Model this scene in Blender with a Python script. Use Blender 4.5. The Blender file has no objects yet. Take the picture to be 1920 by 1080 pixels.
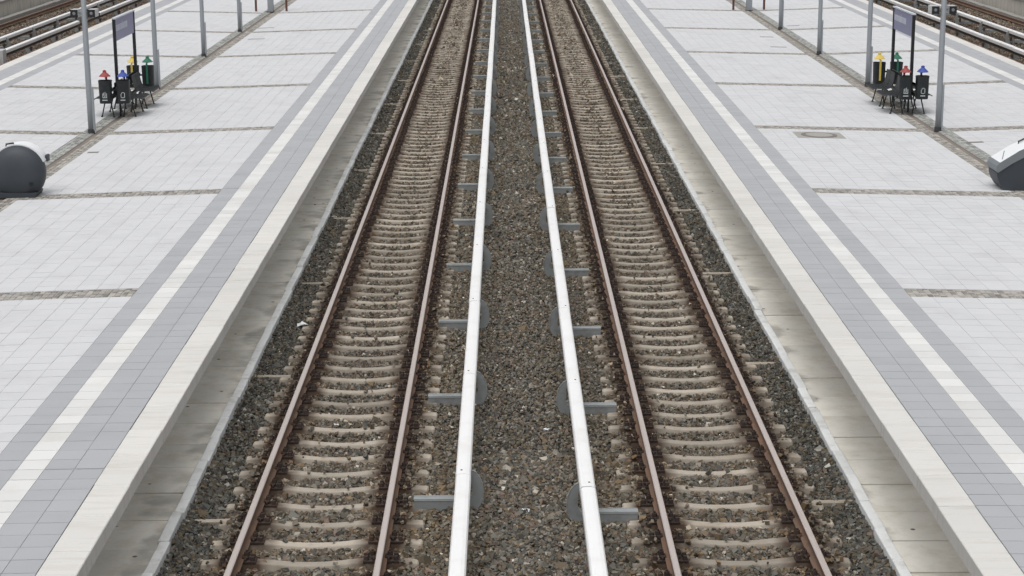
import bpy, math, random
import numpy as np
from mathutils import Matrix, Vector, Euler

random.seed(7)
rng = np.random.default_rng(11)
scene = bpy.context.scene
col = scene.collection

# ------------------------------------------------------------------ camera
CAM = Vector((-0.23, 0.0, 7.062))
RC = ((0.9999738186, 0.0067970982, -0.0024822374),
      (-0.0040033806, 0.2339118098, -0.9722495761),
      (-0.0060278512, 0.9722340586, 0.2339328970))
cam_data = bpy.data.cameras.new("camera")
cam_data.sensor_fit = 'HORIZONTAL'
cam_data.sensor_width = 36.0
cam_data.lens = 3400.0 / 1920.0 * 36.0
cam_data.clip_start = 0.1
cam_data.clip_end = 3000.0
cam = bpy.data.objects.new("camera", cam_data)
m4 = Matrix(RC).to_4x4()
m4.translation = CAM
cam.matrix_world = m4
col.objects.link(cam)
scene.camera = cam

def project(x, y, z):
    d = Vector((x, y, z)) - CAM
    q = Matrix(RC).transposed() @ d
    if q.z > -0.1:
        return (-9999, -9999)
    return (960 + 3400 * q.x / -q.z, 540 - 3400 * q.y / -q.z)

def in_frame(x, y, z, pad=12):
    px, py = project(x, y, z)
    return -pad < px < 1920 + pad and -pad < py < 1080 + pad

# ------------------------------------------------------------------ world, sun, exposure
SUN_EL, SUN_AZ = math.radians(74), math.radians(212)     # azimuth measured clockwise from +Y
world = bpy.data.worlds.new("World")
scene.world = world
world.use_nodes = True
wn, wl = world.node_tree.nodes, world.node_tree.links
wn.clear()
sky = wn.new('ShaderNodeTexSky')
sky.sky_type = 'NISHITA'
sky.sun_disc = False
sky.sun_elevation = SUN_EL
sky.sun_rotation = SUN_AZ
sky.air_density = 1.0
sky.dust_density = 4.0
sky.ozone_density = 1.0
bw = wn.new('ShaderNodeRGBToBW')
mixc = wn.new('ShaderNodeMix'); mixc.data_type = 'RGBA'
mixc.inputs[0].default_value = 0.88                        # overcast: the cloud deck is nearly colourless
bg = wn.new('ShaderNodeBackground'); bg.inputs['Strength'].default_value = 0.15
wo = wn.new('ShaderNodeOutputWorld')
wl.new(sky.outputs[0], bw.inputs[0])
wl.new(sky.outputs[0], mixc.inputs[6])
wl.new(bw.outputs[0], mixc.inputs[7])
wl.new(mixc.outputs[2], bg.inputs['Color'])
wl.new(bg.outputs[0], wo.inputs[0])

sun_data = bpy.data.lights.new("sun", 'SUN')
sun_data.energy = 0.7
sun_data.angle = math.radians(70)
sun_data.color = (1.0, 0.97, 0.93)
sun = bpy.data.objects.new("sun", sun_data)
sdir = Vector((math.sin(SUN_AZ) * math.cos(SUN_EL), math.cos(SUN_AZ) * math.cos(SUN_EL), math.sin(SUN_EL)))
sun.rotation_euler = sdir.to_track_quat('Z', 'Y').to_euler()
sun.location = sdir * 60
col.objects.link(sun)

vs = scene.view_settings
vs.view_transform = 'Standard'
vs.look = 'None'
vs.exposure = 0.2
vs.gamma = 1.0
vs.use_curve_mapping = False
scene.render.engine = 'CYCLES'
scene.cycles.use_denoising = True
scene.cycles.denoiser = 'OPENIMAGEDENOISE'
scene.cycles.denoising_input_passes = 'RGB_ALBEDO_NORMAL'
scene.cycles.denoising_prefilter = 'NONE'

# ------------------------------------------------------------------ materials
MATS = {}

def mk(name, base, rough=0.75, var=0.06, scale=5.0, fine=0.04, fine_scale=90.0, bump=0.0, bump_scale=60.0,
       metallic=0.0, piece=0.0, spec=0.4, tint=None, tint_amt=0.0, tint_scale=1.5, tint_lo=0.5, tint_hi=0.7, attr=None,
       streak=None):
    """base colour varied by two world noises, by piece (object or mesh island) and by an optional stain colour"""
    m = bpy.data.materials.new(name)
    m.use_nodes = True
    n, l = m.node_tree.nodes, m.node_tree.links
    n.clear()
    out = n.new('ShaderNodeOutputMaterial')
    p = n.new('ShaderNodeBsdfPrincipled')
    l.new(p.outputs[0], out.inputs[0])
    p.inputs['Roughness'].default_value = rough
    p.inputs['Metallic'].default_value = metallic
    p.inputs['Specular IOR Level'].default_value = spec
    geo = n.new('ShaderNodeNewGeometry')
    pos = geo.outputs['Position']
    if attr:
        a = n.new('ShaderNodeAttribute'); a.attribute_name = attr
        c = a.outputs['Color']
    else:
        rgb = n.new('ShaderNodeRGB'); rgb.outputs[0].default_value = (*base, 1)
        c = rgb.outputs[0]

    def math_(op, a, b=None, clamp=False):
        k = n.new('ShaderNodeMath'); k.operation = op; k.use_clamp = clamp
        for i, v in enumerate((a, b)):
            if v is None:
                continue
            if isinstance(v, (int, float)):
                k.inputs[i].default_value = v
            else:
                l.new(v, k.inputs[i])
        return k.outputs[0]

    def noise(s, detail=4, rough_=0.6, vec=None):
        k = n.new('ShaderNodeTexNoise')
        k.inputs['Scale'].default_value = s
        k.inputs['Detail'].default_value = detail
        k.inputs['Roughness'].default_value = rough_
        l.new(vec or pos, k.inputs['Vector'])
        return k.outputs[0]

    if tint is not None:
        vec = pos
        if streak:
            mp = n.new('ShaderNodeMapping'); mp.inputs['Scale'].default_value = streak
            l.new(pos, mp.inputs['Vector']); vec = mp.outputs[0]
        mr = n.new('ShaderNodeMapRange')
        mr.inputs['From Min'].default_value = tint_lo
        mr.inputs['From Max'].default_value = tint_hi
        l.new(noise(tint_scale, 6, 0.62, vec), mr.inputs['Value'])
        k = n.new('ShaderNodeMix'); k.data_type = 'RGBA'
        l.new(math_('MULTIPLY', mr.outputs[0], tint_amt), k.inputs[0])
        l.new(c, k.inputs[6])
        k.inputs[7].default_value = (*tint, 1)
        c = k.outputs[2]
    f = math_('MULTIPLY_ADD', noise(scale), 2 * var)
    f.node.inputs[2].default_value = 1.0 - var
    g = math_('MULTIPLY_ADD', noise(fine_scale, 3), 2 * fine)
    g.node.inputs[2].default_value = 1.0 - fine
    f = math_('MULTIPLY', f, g)
    if piece:
        oi = n.new('ShaderNodeObjectInfo')
        r = math_('FRACT', math_('ADD', oi.outputs['Random'], geo.outputs['Random Per Island']))
        q = math_('MULTIPLY_ADD', r, 2 * piece)
        q.node.inputs[2].default_value = 1.0 - piece
        f = math_('MULTIPLY', f, q)
    mul = n.new('ShaderNodeVectorMath'); mul.operation = 'SCALE'
    l.new(c, mul.inputs[0]); l.new(f, mul.inputs['Scale'])
    l.new(mul.outputs[0], p.inputs['Base Color'])
    if bump:
        b = n.new('ShaderNodeBump')
        b.inputs['Strength'].default_value = min(1.0, bump * 100)
        b.inputs['Distance'].default_value = bump
        l.new(noise(bump_scale, 5), b.inputs['Height'])
        l.new(b.outputs[0], p.inputs['Normal'])
    MATS[name] = m
    return m

mk('light_tile', (0.615, 0.620, 0.633), 0.8, 0.03, 0.7, 0.04, 60, piece=0.025, tint=(0.47, 0.465, 0.46), tint_amt=0.5, tint_scale=1.3, tint_lo=0.5, tint_hi=0.78)
mk('grey_tile', (0.408, 0.417, 0.436), 0.8, 0.04, 0.9, 0.04, 60, piece=0.035, tint=(0.34, 0.35, 0.37), tint_amt=0.4, tint_scale=1.1)
mk('white_tile', (0.70, 0.70, 0.688), 0.75, 0.035, 1.2, 0.03, 60, piece=0.075, tint=(0.62, 0.59, 0.54), tint_amt=0.6, tint_scale=2.0, tint_lo=0.5, tint_hi=0.75)
mk('coping', (0.665, 0.652, 0.622), 0.82, 0.05, 1.1, 0.05, 45, bump=0.001, piece=0.05, tint=(0.47, 0.43, 0.37), tint_amt=0.55, tint_scale=1.6, tint_lo=0.48, tint_hi=0.80, streak=(0.9, 6.0, 1.0))
mk('grout', (0.38, 0.38, 0.38), 0.95, 0.1, 3)
mk('concrete_pale', (0.74, 0.72, 0.68), 0.9, 0.08, 1.5)
mk('concrete_dark', (0.30, 0.29, 0.27), 0.9, 0.12, 1.5, 0.06, 40, bump=0.002)
mk('kerb', (0.74, 0.755, 0.75), 0.85, 0.08, 3, 0.07, 50, bump=0.002, piece=0.08, tint=(0.45, 0.44, 0.41), tint_amt=0.6, tint_scale=4.0)
mk('cobble', (0.335, 0.315, 0.285), 0.85, 0.08, 4, 0.06, 120, piece=0.42)
mk('cobble_grey', (0.32, 0.325, 0.305), 0.85, 0.08, 4, 0.06, 120, piece=0.40)
mk('groove', (0.21, 0.18, 0.155), 0.9, 0.2, 2)
mk('rail_head', (0.55, 0.485, 0.455), 0.45, 0.08, 3, 0.05, 60, metallic=0.2, tint=(0.45, 0.36, 0.31), tint_amt=0.4, tint_scale=1.2, streak=(8, 0.4, 1))
mk('rail_side', (0.165, 0.108, 0.078), 0.85, 0.2, 4, 0.1, 80, bump=0.001, tint=(0.23, 0.13, 0.08), tint_amt=0.7, tint_scale=3.0, tint_lo=0.4, tint_hi=0.7)
mk('fastening', (0.045, 0.031, 0.026), 0.85, 0.25, 9, 0.1, 80, piece=0.2, tint=(0.10, 0.052, 0.028), tint_amt=0.6, tint_scale=6.0)
mk('cover', (0.87, 0.87, 0.865), 0.45, 0.02, 2, 0.02, 40, piece=0.012, tint=(0.62, 0.59, 0.53), tint_amt=0.45, tint_scale=2.2, tint_lo=0.5, tint_hi=0.85)
mk('bracket', (0.30, 0.318, 0.318), 0.6, 0.10, 6, 0.06, 60, piece=0.06, tint=(0.13, 0.12, 0.10), tint_amt=0.5, tint_scale=5.0)
mk('bracket_edge', (0.42, 0.45, 0.45), 0.6, 0.1, 6)
mk('steel_dark', (0.10, 0.085, 0.075), 0.6, 0.15, 5, metallic=0.3)
mk('stone', (0.15, 0.14, 0.13), 0.85, 0.08, 8, 0.12, 110, spec=0.3, attr='col')
mk('ballast_base', (0.085, 0.078, 0.068), 0.95, 0.3, 6, 0.35, 45, bump=0.02, bump_scale=25)
mk('ballast_far', (0.125, 0.108, 0.095), 0.95, 0.3, 5, 0.4, 16, bump=0.03, bump_scale=14, tint=(0.16, 0.105, 0.085), tint_amt=0.7, tint_scale=2.5)
mk('earth', (0.10, 0.095, 0.06), 0.95, 0.3, 0.8, 0.2, 10)
mk('post_steel', (0.34, 0.365, 0.39), 0.5, 0.06, 3, 0.05, 40, metallic=0.35)
mk('post_foot', (0.06, 0.06, 0.065), 0.7)
mk('black_metal', (0.016, 0.018, 0.020), 0.5, 0.1, 6)
mk('mesh_metal', (0.055, 0.060, 0.062), 0.55, 0.3, 30)
mk('bin_body', (0.017, 0.021, 0.024), 0.5, 0.2, 9, 0.1, 50, tint=(0.05, 0.052, 0.055), tint_amt=0.5, tint_scale=7.0)
mk('pictogram', (0.55, 0.58, 0.58), 0.6)
mk('lid_red', (0.33, 0.065, 0.065), 0.6, 0.15, 12)
mk('lid_blue', (0.05, 0.085, 0.36), 0.6, 0.15, 12)
mk('lid_yellow', (0.70, 0.53, 0.12), 0.6, 0.15, 12)
mk('lid_green', (0.03, 0.17, 0.105), 0.6, 0.15, 12)
mk('sign_board', (0.185, 0.185, 0.32), 0.35, 0.08, 6)
mk('sign_trim', (0.62, 0.65, 0.70), 0.4)
mk('lettering', (0.62, 0.64, 0.70), 0.6)
mk('rust_paint', (0.13, 0.06, 0.045), 0.7, 0.15, 5)
mk('speaker_case', (0.55, 0.55, 0.55), 0.6)
mk('speaker_cone', (0.22, 0.22, 0.23), 0.6)
mk('grit_body', (0.052, 0.060, 0.071), 0.55, 0.1, 3, 0.08, 60, tint=(0.062, 0.066, 0.076), tint_amt=0.6, tint_scale=2.0)
mk('grit_lid', (0.82, 0.84, 0.85), 0.5, 0.06, 3)
mk('grit_rim', (0.20, 0.22, 0.235), 0.55, 0.06, 3)
mk('wall_concrete', (0.58, 0.55, 0.49), 0.9, 0.1, 1.5, 0.06, 30, tint=(0.22, 0.21, 0.18), tint_amt=0.6, tint_scale=2.0, streak=(1, 3.0, 0.3))
mk('manhole_iron', (0.20, 0.18, 0.17), 0.7, 0.2, 10)
mk('manhole_frame', (0.36, 0.35, 0.32), 0.85, 0.15, 8)
mk('paper', (0.72, 0.74, 0.75), 0.8)
mk('moss', (0.10, 0.11, 0.035), 0.95, 0.4, 20)

def sleeper_material():
    m = mk('sleeper', (0.375, 0.332, 0.275), 0.88, 0.16, 3.2, 0.08, 50, bump=0.002, piece=0.24, tint=(0.27, 0.22, 0.165), tint_amt=0.7, tint_scale=2.6)
    n, l = m.node_tree.nodes, m.node_tree.links
    p = [k for k in n if k.type == 'BSDF_PRINCIPLED'][0]
    src = p.inputs['Base Color'].links[0].from_socket
    tc = n.new('ShaderNodeTexCoord')
    sep = n.new('ShaderNodeSeparateXYZ'); l.new(tc.outputs['Object'], sep.inputs[0])
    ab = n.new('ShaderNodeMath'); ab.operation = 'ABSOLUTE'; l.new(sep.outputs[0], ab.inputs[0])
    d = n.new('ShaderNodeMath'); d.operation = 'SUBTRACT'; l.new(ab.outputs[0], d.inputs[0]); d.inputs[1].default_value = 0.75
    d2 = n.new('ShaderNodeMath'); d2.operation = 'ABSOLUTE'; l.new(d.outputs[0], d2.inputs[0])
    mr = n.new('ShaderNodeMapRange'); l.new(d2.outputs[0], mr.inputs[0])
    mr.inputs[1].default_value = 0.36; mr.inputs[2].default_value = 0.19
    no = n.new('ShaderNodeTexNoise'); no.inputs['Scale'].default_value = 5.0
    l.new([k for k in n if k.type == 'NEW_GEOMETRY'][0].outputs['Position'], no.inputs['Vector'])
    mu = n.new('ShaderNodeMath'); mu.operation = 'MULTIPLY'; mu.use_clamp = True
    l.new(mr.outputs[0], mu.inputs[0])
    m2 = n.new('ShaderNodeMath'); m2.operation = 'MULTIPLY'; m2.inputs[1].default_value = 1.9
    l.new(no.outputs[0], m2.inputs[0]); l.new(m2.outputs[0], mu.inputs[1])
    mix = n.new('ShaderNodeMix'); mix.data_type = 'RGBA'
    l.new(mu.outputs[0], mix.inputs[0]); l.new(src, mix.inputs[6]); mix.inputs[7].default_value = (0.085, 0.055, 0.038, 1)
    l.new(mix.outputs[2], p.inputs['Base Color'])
sleeper_material()

def slab_material(name, sgn, lo, hi):
    m = mk(name, (0.80, 0.775, 0.71), 0.88, 0.10, 1.6, 0.05, 40, bump=0.0015, piece=0.06, tint=(0.60, 0.54, 0.44), tint_amt=0.6, tint_scale=3.5, tint_lo=0.45, tint_hi=0.7)
    n, l = m.node_tree.nodes, m.node_tree.links
    p = [k for k in n if k.type == 'BSDF_PRINCIPLED'][0]
    src = p.inputs['Base Color'].links[0].from_socket
    pos = [k for k in n if k.type == 'NEW_GEOMETRY'][0].outputs['Position']
    tc = n.new('ShaderNodeTexCoord')
    sep = n.new('ShaderNodeSeparateXYZ'); l.new(tc.outputs['Object'], sep.inputs[0])
    no = n.new('ShaderNodeTexNoise'); no.inputs['Scale'].default_value = 1.5; no.inputs['Detail'].default_value = 6
    l.new(pos, no.inputs['Vector'])
    # oil and damp creeping in from the kerb side
    k = n.new('ShaderNodeMath'); k.operation = 'MULTIPLY_ADD'
    l.new(sep.outputs[0], k.inputs[0]); k.inputs[1].default_value = sgn * 0.55; l.new(no.outputs[0], k.inputs[2])
    mr = n.new('ShaderNodeMapRange'); mr.interpolation_type = 'SMOOTHSTEP'
    l.new(k.outputs[0], mr.inputs[0]); mr.inputs[1].default_value = lo; mr.inputs[2].default_value = hi
    mu = n.new('ShaderNodeMath'); mu.operation = 'MULTIPLY'; mu.inputs[1].default_value = 0.62
    l.new(mr.outputs[0], mu.inputs[0])
    mix = n.new('ShaderNodeMix'); mix.data_type = 'RGBA'
    l.new(mu.outputs[0], mix.inputs[0]); l.new(src, mix.inputs[6]); mix.inputs[7].default_value = (0.27, 0.26, 0.24, 1)
    # scattered dark specks
    vo = n.new('ShaderNodeTexVoronoi'); vo.inputs['Scale'].default_value = 2.6; l.new(pos, vo.inputs['Vector'])
    sp = n.new('ShaderNodeMapRange'); l.new(vo.outputs['Distance'], sp.inputs[0])
    sp.inputs[1].default_value = 0.085; sp.inputs[2].default_value = 0.055
    mix2 = n.new('ShaderNodeMix'); mix2.data_type = 'RGBA'
    l.new(sp.outputs[0], mix2.inputs[0]); l.new(mix.outputs[2], mix2.inputs[6]); mix2.inputs[7].default_value = (0.14, 0.12, 0.10, 1)
    l.new(mix2.outputs[2], p.inputs['Base Color'])
slab_material('slab_left', 1, 0.58, 0.78)
slab_material('slab_right', -1, 0.66, 0.80)

# ------------------------------------------------------------------ helpers
class MB:
    """collects polygons for one mesh; faces carry a material slot"""
    def __init__(s):
        s.v, s.f, s.m = [], [], []
    def poly(s, verts, faces, mat=0):
        b = len(s.v); s.v += [tuple(x) for x in verts]
        for f in faces:
            s.f.append(tuple(i + b for i in f)); s.m.append(mat)
        return s
    def box(s, x0, x1, y0, y1, z0, z1, mat=0, ch=0.0):
        if ch:
            v = [(x0, y0, z0), (x1, y0, z0), (x1, y1, z0), (x0, y1, z0),
                 (x0, y0, z1 - ch), (x1, y0, z1 - ch), (x1, y1, z1 - ch), (x0, y1, z1 - ch),
                 (x0 + ch, y0 + ch, z1), (x1 - ch, y0 + ch, z1), (x1 - ch, y1 - ch, z1), (x0 + ch, y1 - ch, z1)]
            f = [(3, 2, 1, 0), (8, 9, 10, 11)]
            for b in (0, 4):
                for i in range(4):
                    j = (i + 1) % 4
                    f.append((b + i, b + j, b + 4 + j, b + 4 + i))
        else:
            v = [(x0, y0, z0), (x1, y0, z0), (x1, y1, z0), (x0, y1, z0), (x0, y0, z1), (x1, y0, z1), (x1, y1, z1), (x0, y1, z1)]
            f = [(3, 2, 1, 0), (4, 5, 6, 7), (0, 1, 5, 4), (1, 2, 6, 5), (2, 3, 7, 6), (3, 0, 4, 7)]
        return s.poly(v, f, mat)
    def prism_y(s, prof, y0, y1, mat=0):
        """closed XZ profile (counter-clockwise seen from -Y) swept along Y"""
        n = len(prof)
        v = [(x, y0, z) for x, z in prof] + [(x, y1, z) for x, z in prof]
        mats = mat if isinstance(mat, (list, tuple)) else [mat] * n
        s.poly(v, [tuple(range(n)), tuple(range(2 * n - 1, n - 1, -1))], mats[0])
        for i in range(n):
            j = (i + 1) % n
            s.poly([v[i], v[i + n], v[j + n], v[j]], [(0, 1, 2, 3)], mats[i])
        return s
    def tube(s, pts, r, seg=8, mat=0, cap=True):
        rings = []
        pts = [Vector(p) for p in pts]
        rr = r if isinstance(r, (list, tuple)) else [r] * len(pts)
        for i, p in enumerate(pts):
            t = (pts[min(i + 1, len(pts) - 1)] - pts[max(i - 1, 0)]).normalized()
            a = t.orthogonal().normalized() if abs(t.z) < 0.99 else Vector((1, 0, 0))
            b = t.cross(a).normalized(); a = b.cross(t)
            rings.append([p + (a * math.cos(2 * math.pi * k / seg) + b * math.sin(2 * math.pi * k / seg)) * rr[i] for k in range(seg)])
        v = [q for ring in rings for q in ring]
        f = []
        for i in range(len(rings) - 1):
            for k in range(seg):
                k2 = (k + 1) % seg
                f.append((i * seg + k, i * seg + k2, (i + 1) * seg + k2, (i + 1) * seg + k))
        if cap:
            f.append(tuple(range(seg - 1, -1, -1)))
            f.append(tuple(range((len(rings) - 1) * seg, len(rings) * seg)))
        return s.poly(v, f, mat)
    def mesh(s, name, mats, smooth=False):
        me = bpy.data.meshes.new(name)
        me.from_pydata(s.v, [], s.f)
        for mm in ([mats] if isinstance(mats, str) else mats):
            me.materials.append(MATS[mm])
        me.polygons.foreach_set('material_index', s.m)
        if smooth:
            me.polygons.foreach_set('use_smooth', [True] * len(s.f))
        me.update()
        return me

def link(name, data, parent=None, loc=(0, 0, 0), rot=(0, 0, 0), scale=None):
    o = bpy.data.objects.new(name, data)
    o.location = loc
    o.rotation_euler = rot
    if scale:
        o.scale = scale
    if parent is not None:
        o.parent = parent
    col.objects.link(o)
    return o

def thing(name, label, cat, loc=(0, 0, 0), rotz=0.0, group=None):
    o = link(name, None, None, loc, (0, 0, rotz))
    o.empty_display_size = 0.2
    o['label'] = label; o['category'] = cat
    if group:
        o['group'] = group
    return o

def structure(name, data, loc=(0, 0, 0)):
    o = link(name, data, None, loc)
    o['kind'] = 'structure'
    return o

def np_mesh(name, V, F, mat, smooth=False):
    """fast mesh of equal-sided faces"""
    me = bpy.data.meshes.new(name)
    nv, nf, k = len(V), len(F), F.shape[1]
    me.vertices.add(nv); me.vertices.foreach_set('co', np.ascontiguousarray(V, dtype=np.float32).ravel())
    me.loops.add(nf * k); me.loops.foreach_set('vertex_index', np.ascontiguousarray(F, dtype=np.int32).ravel())
    me.polygons.add(nf); me.polygons.foreach_set('loop_start', np.arange(0, nf * k, k, dtype=np.int32))
    me.materials.append(MATS[mat])
    me.polygons.foreach_set('use_smooth', np.zeros(nf, dtype=bool))
    me.update(calc_edges=True)
    return me

TQ = [(3, 2, 1, 0), (8, 9, 10, 11)]
for b_ in (0, 4):
    for i_ in range(4):
        j_ = (i_ + 1) % 4
        TQ.append((b_ + i_, b_ + j_, b_ + 4 + j_, b_ + 4 + i_))
TQ = np.array(TQ)

def tiles_mesh(name, T, mat, thick, ch, zfun):
    """T rows: x0,x1,y0,y1,dz ; every tile a chamfered block, joined (kind stuff)"""
    T = np.asarray(T, dtype=float)
    x0, x1, y0, y1, dz = T.T
    X = np.stack([x0, x1, x1, x0, x0, x1, x1, x0, x0 + ch, x1 - ch, x1 - ch, x0 + ch], 1)
    Y = np.stack([y0, y0, y1, y1, y0, y0, y1, y1, y0 + ch, y0 + ch, y1 - ch, y1 - ch], 1)
    zt = zfun(X) + dz[:, None]
    zoff = np.array([-thick] * 4 + [-ch] * 4 + [0] * 4)
    Z = zt + zoff[None, :]
    V = np.stack([X, Y, Z], 2).reshape(-1, 3)
    F = (TQ[None, :, :] + (np.arange(len(T)) * 12)[:, None, None]).reshape(-1, 4)
    return np_mesh(name, V, F, mat)

# ------------------------------------------------------------------ ground and ballast bed
g = MB().poly([(-900, -300, -0.9), (900, -300, -0.9), (900, 1500, -0.9), (-900, 1500, -0.9)], [(0, 1, 2, 3)]).mesh('ground', 'earth')
structure('ground', g)
Y0, Y1 = 9.0, 118.0
bed = MB()
bed.box(-4.5, 4.4, Y0, Y1, -0.6, -0.262)
structure('ballast_bed', bed.mesh('ballast_bed', 'ballast_base'))
bed = MB(); bed.box(-23.4, -14.0, 45, Y1, -0.6, -0.235)
structure('ballast_bed', bed.mesh('outer_ballast', 'ballast_far'))
bed = MB(); bed.box(13.6, 22.9, 45, Y1, -0.6, -0.235)
structure('ballast_bed', bed.mesh('outer_ballast', 'ballast_far'))

# ------------------------------------------------------------------ platforms
PITCH = 7.97
STRIP = 0.50
TW = 0.305
GUT_HALF = 0.34

def platform(s, edge, W, dg, strip0, slab0, kerb0):
    """s=-1 left, +1 right; d is the distance from the track-side edge"""
    side = 'left' if s < 0 else 'right'
    zg = 0.835
    sl_in = (0.96 - 0.0157 - zg) / (dg - 1.57)
    sl_out = (0.96 - 0.0157 - zg) / (W - dg - 1.57)
    def zd(d):
        d = np.asarray(d, dtype=float)
        e = np.where(d < dg, d, W - d)
        sl = np.where(d < dg, sl_in, sl_out)
        return 0.96 - 0.01 * np.minimum(e, 1.57) - sl * np.maximum(e - 1.57, 0)
    def zx(x):
        return zd((np.asarray(x) - edge) * s)
    def X(d):
        return edge + s * d
    # body
    G = 0.013
    pts = [(0.33, 0.66), (0.33, 0.795), (0.365, 0.795), (0.366, float(zd(0.366)) - G), (1.57, float(zd(1.57)) - G),
           (dg - 0.062, zg - G), (dg - 0.05, zg - 0.03), (dg + 0.05, zg - 0.03), (dg + 0.062, zg - G),
           (W - 1.57, float(zd(W - 1.57)) - G), (W - 0.366, float(zd(W - 0.366)) - G), (W - 0.365, 0.795), (W - 0.33, 0.795), (W - 0.33, 0.66),
           (W - 0.68, 0.60), (W - 0.68, -0.5), (0.68, -0.5), (0.68, 0.60)]
    mats = [1, 0, 0, 0, 0, 2, 2, 2, 0, 0, 0, 0, 1, 1, 1, 1, 1, 1]
    prof = [(X(d), z) for d, z in pts]
    if s > 0:
        prof = prof[::-1]; mats = mats[::-1]; mats = mats[1:] + mats[:1]
    mb = MB(); mb.prism_y(prof, Y0, Y1, mats)
    plat = structure('station_platform', mb.mesh('platform_body', ['grout', 'concrete_pale', 'groove']))
    plat['label'] = ('left' if s < 0 else 'right') + ' station platform paved in pale grey tiles with a white guide stripe'

    LJ = (0.003, 0.004, 0.006, 0.009)
    CJ = (0.003, 0.0045, 0.006, 0.010)
    def span(d0, d1):
        a, b = sorted((X(d0), X(d1)))
        return a + 0.0022, b - 0.0022

    strips = [strip0 + PITCH * k for k in range(-2, 12)]
    cols_light_in = np.linspace(1.57, dg - GUT_HALF, 13)
    cols_light_out = np.linspace(dg + GUT_HALF, W - 1.57, 13 if W - dg > 5.5 else 12)
    rows = {'light_tile': [], 'grey_tile': [], 'white_tile': []}
    for k in range(len(strips) - 1):
        a, b = strips[k] + STRIP / 2, strips[k + 1] - STRIP / 2
        ys = np.linspace(a, b, 25)
        for cols in (cols_light_in, cols_light_out):
            for c0, c1 in zip(cols[:-1], cols[1:]):
                x0, x1 = span(c0, c1)
                for y0, y1 in zip(ys[:-1], ys[1:]):
                    rows['light_tile'].append((x0, x1, y0 + 0.005, y1 - LJ[random.randrange(4)], rng.normal(0, 0.0006)))
        ys = np.linspace(strips[k] + STRIP / 2, strips[k + 1] + STRIP / 2, 27)
        for name, d0, d1 in (('grey_tile', 0.365, 0.671), ('grey_tile', 0.671, 0.977), ('white_tile', 0.977, 1.265), ('grey_tile', 1.265, 1.57),
                             ('grey_tile', W - 0.671, W - 0.365), ('grey_tile', W - 0.977, W - 0.671), ('white_tile', W - 1.265, W - 0.977), ('grey_tile', W - 1.57, W - 1.265)):
            x0, x1 = span(d0, d1)
            for i, (y0, y1) in enumerate(zip(ys[:-1], ys[1:])):
                rows[name].append((x0, x1, y0 + (0.014 if i == 0 else CJ[2] if name == 'white_tile' else CJ[0]), y1 - CJ[random.randrange(4)], rng.normal(0, 0.0006)))
    pn = {'light_tile': 'pale_tile', 'grey_tile': 'grey_tile', 'white_tile': 'white_tile'}
    share = {}
    for name, T in rows.items():
        vis = []
        for i, t in enumerate(T):
            cx, cy = (t[0] + t[1]) / 2, (t[2] + t[3]) / 2
            if in_frame(cx, cy, 0.93):
                vis.append((cy, i))
        vis.sort()
        pick = set(i for _, i in vis[:300])
        for i in pick:
            x0, x1, y0, y1, dz = T[i]
            w, h = x1 - x0, y1 - y0
            key = (name, round(w, 4), round(h, 4))
            if key not in share:
                share[key] = MB().box(-w / 2, w / 2, -h / 2, h / 2, -0.012, 0, 0, 0.0012).mesh(name, name)
            cx = (x0 + x1) / 2
            za, zb = float(zx(x0)), float(zx(x1))
            link(pn[name], share[key], plat, (cx, (y0 + y1) / 2, (za + zb) / 2 + dz), (0, -math.atan2(zb - za, w), 0))
        rest = [t for i, t in enumerate(T) if i not in pick]
        o = link('distant_paving', tiles_mesh('distant_' + name, rest, name, 0.012, 0.0012, zx), plat)
        o['kind'] = 'stuff'
    # coping stones: both edges
    L = 0.8825
    k0 = int((Y0 - slab0) / L) - 1
    cs = MB().box(-0.1795, 0.1795, -L / 2 + 0.006, L / 2 - 0.006, -0.158, 0, 0, 0.008).mesh('coping_stone', 'coping')
    n = int((Y1 - Y0) / L) + 1
    for k in range(n):
        yc = slab0 + (k0 + k + 0.35) * L
        if yc < Y0 + 0.5 or yc > Y1 - 0.5:
            continue
        for dd in (0.181, W - 0.181):
            if dd > 1 and yc < 45:
                continue
            link('coping_stone', cs, plat, (X(dd) + random.uniform(-.003, .003), yc, 0.9585 + random.uniform(-.0015, .0015)))
    # cobbles in cross strips and along the gutter
    C, CG = [], []
    cp = 0.088
    def patch(out, xa, xb, ya, yb):
        xa, xb = sorted((xa, xb))
        nx, ny = max(1, int(round((xb - xa) / cp))), max(1, int(round((yb - ya) / cp)))
        gx, gy = (xb - xa) / nx, (yb - ya) / ny
        for j in range(ny):
            sh = (j % 2) * 0.5 * gx
            for i in range(nx):
                q = rng.uniform(-0.006, 0.006, 4)
                x0 = xa + i * gx + 0.006 + q[0]
                x1 = xa + (i + 1) * gx - 0.006 + q[1]
                y0 = ya + j * gy + 0.006 + q[2]; y1 = ya + (j + 1) * gy - 0.006 + q[3]
                out.append((x0, x1, y0, y1, rng.uniform(-0.006, 0.001)))
    for yk in strips:
        if yk < Y0 + 1 or yk > Y1 - 1:
            continue
        patch(C, X(1.575), X(dg - GUT_HALF), yk - STRIP / 2 + 0.004, yk + STRIP / 2 - 0.004)
        if yk > 30:
            patch(C, X(dg + GUT_HALF), X(W - 1.575), yk - STRIP / 2 + 0.004, yk + STRIP / 2 - 0.004)
    patch(C, X(dg - GUT_HALF), X(dg - 0.064), 24, 100)
    patch(CG, X(dg + 0.064), X(dg + GUT_HALF), 24, 100)
    for nm, data, mat in (('cobbles', C, 'cobble'), ('cobbles', CG, 'cobble_grey')):
        o = link(nm, tiles_mesh(nm, data, mat, 0.012, 0.008, zx), plat)
        o['kind'] = 'stuff'
    # under-platform path: slabs and kerb stones
    base = MB(); a, b = sorted((X(-0.10), X(0.72)))
    base.box(a, b, Y0, Y1, -0.5, -0.205)
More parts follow.
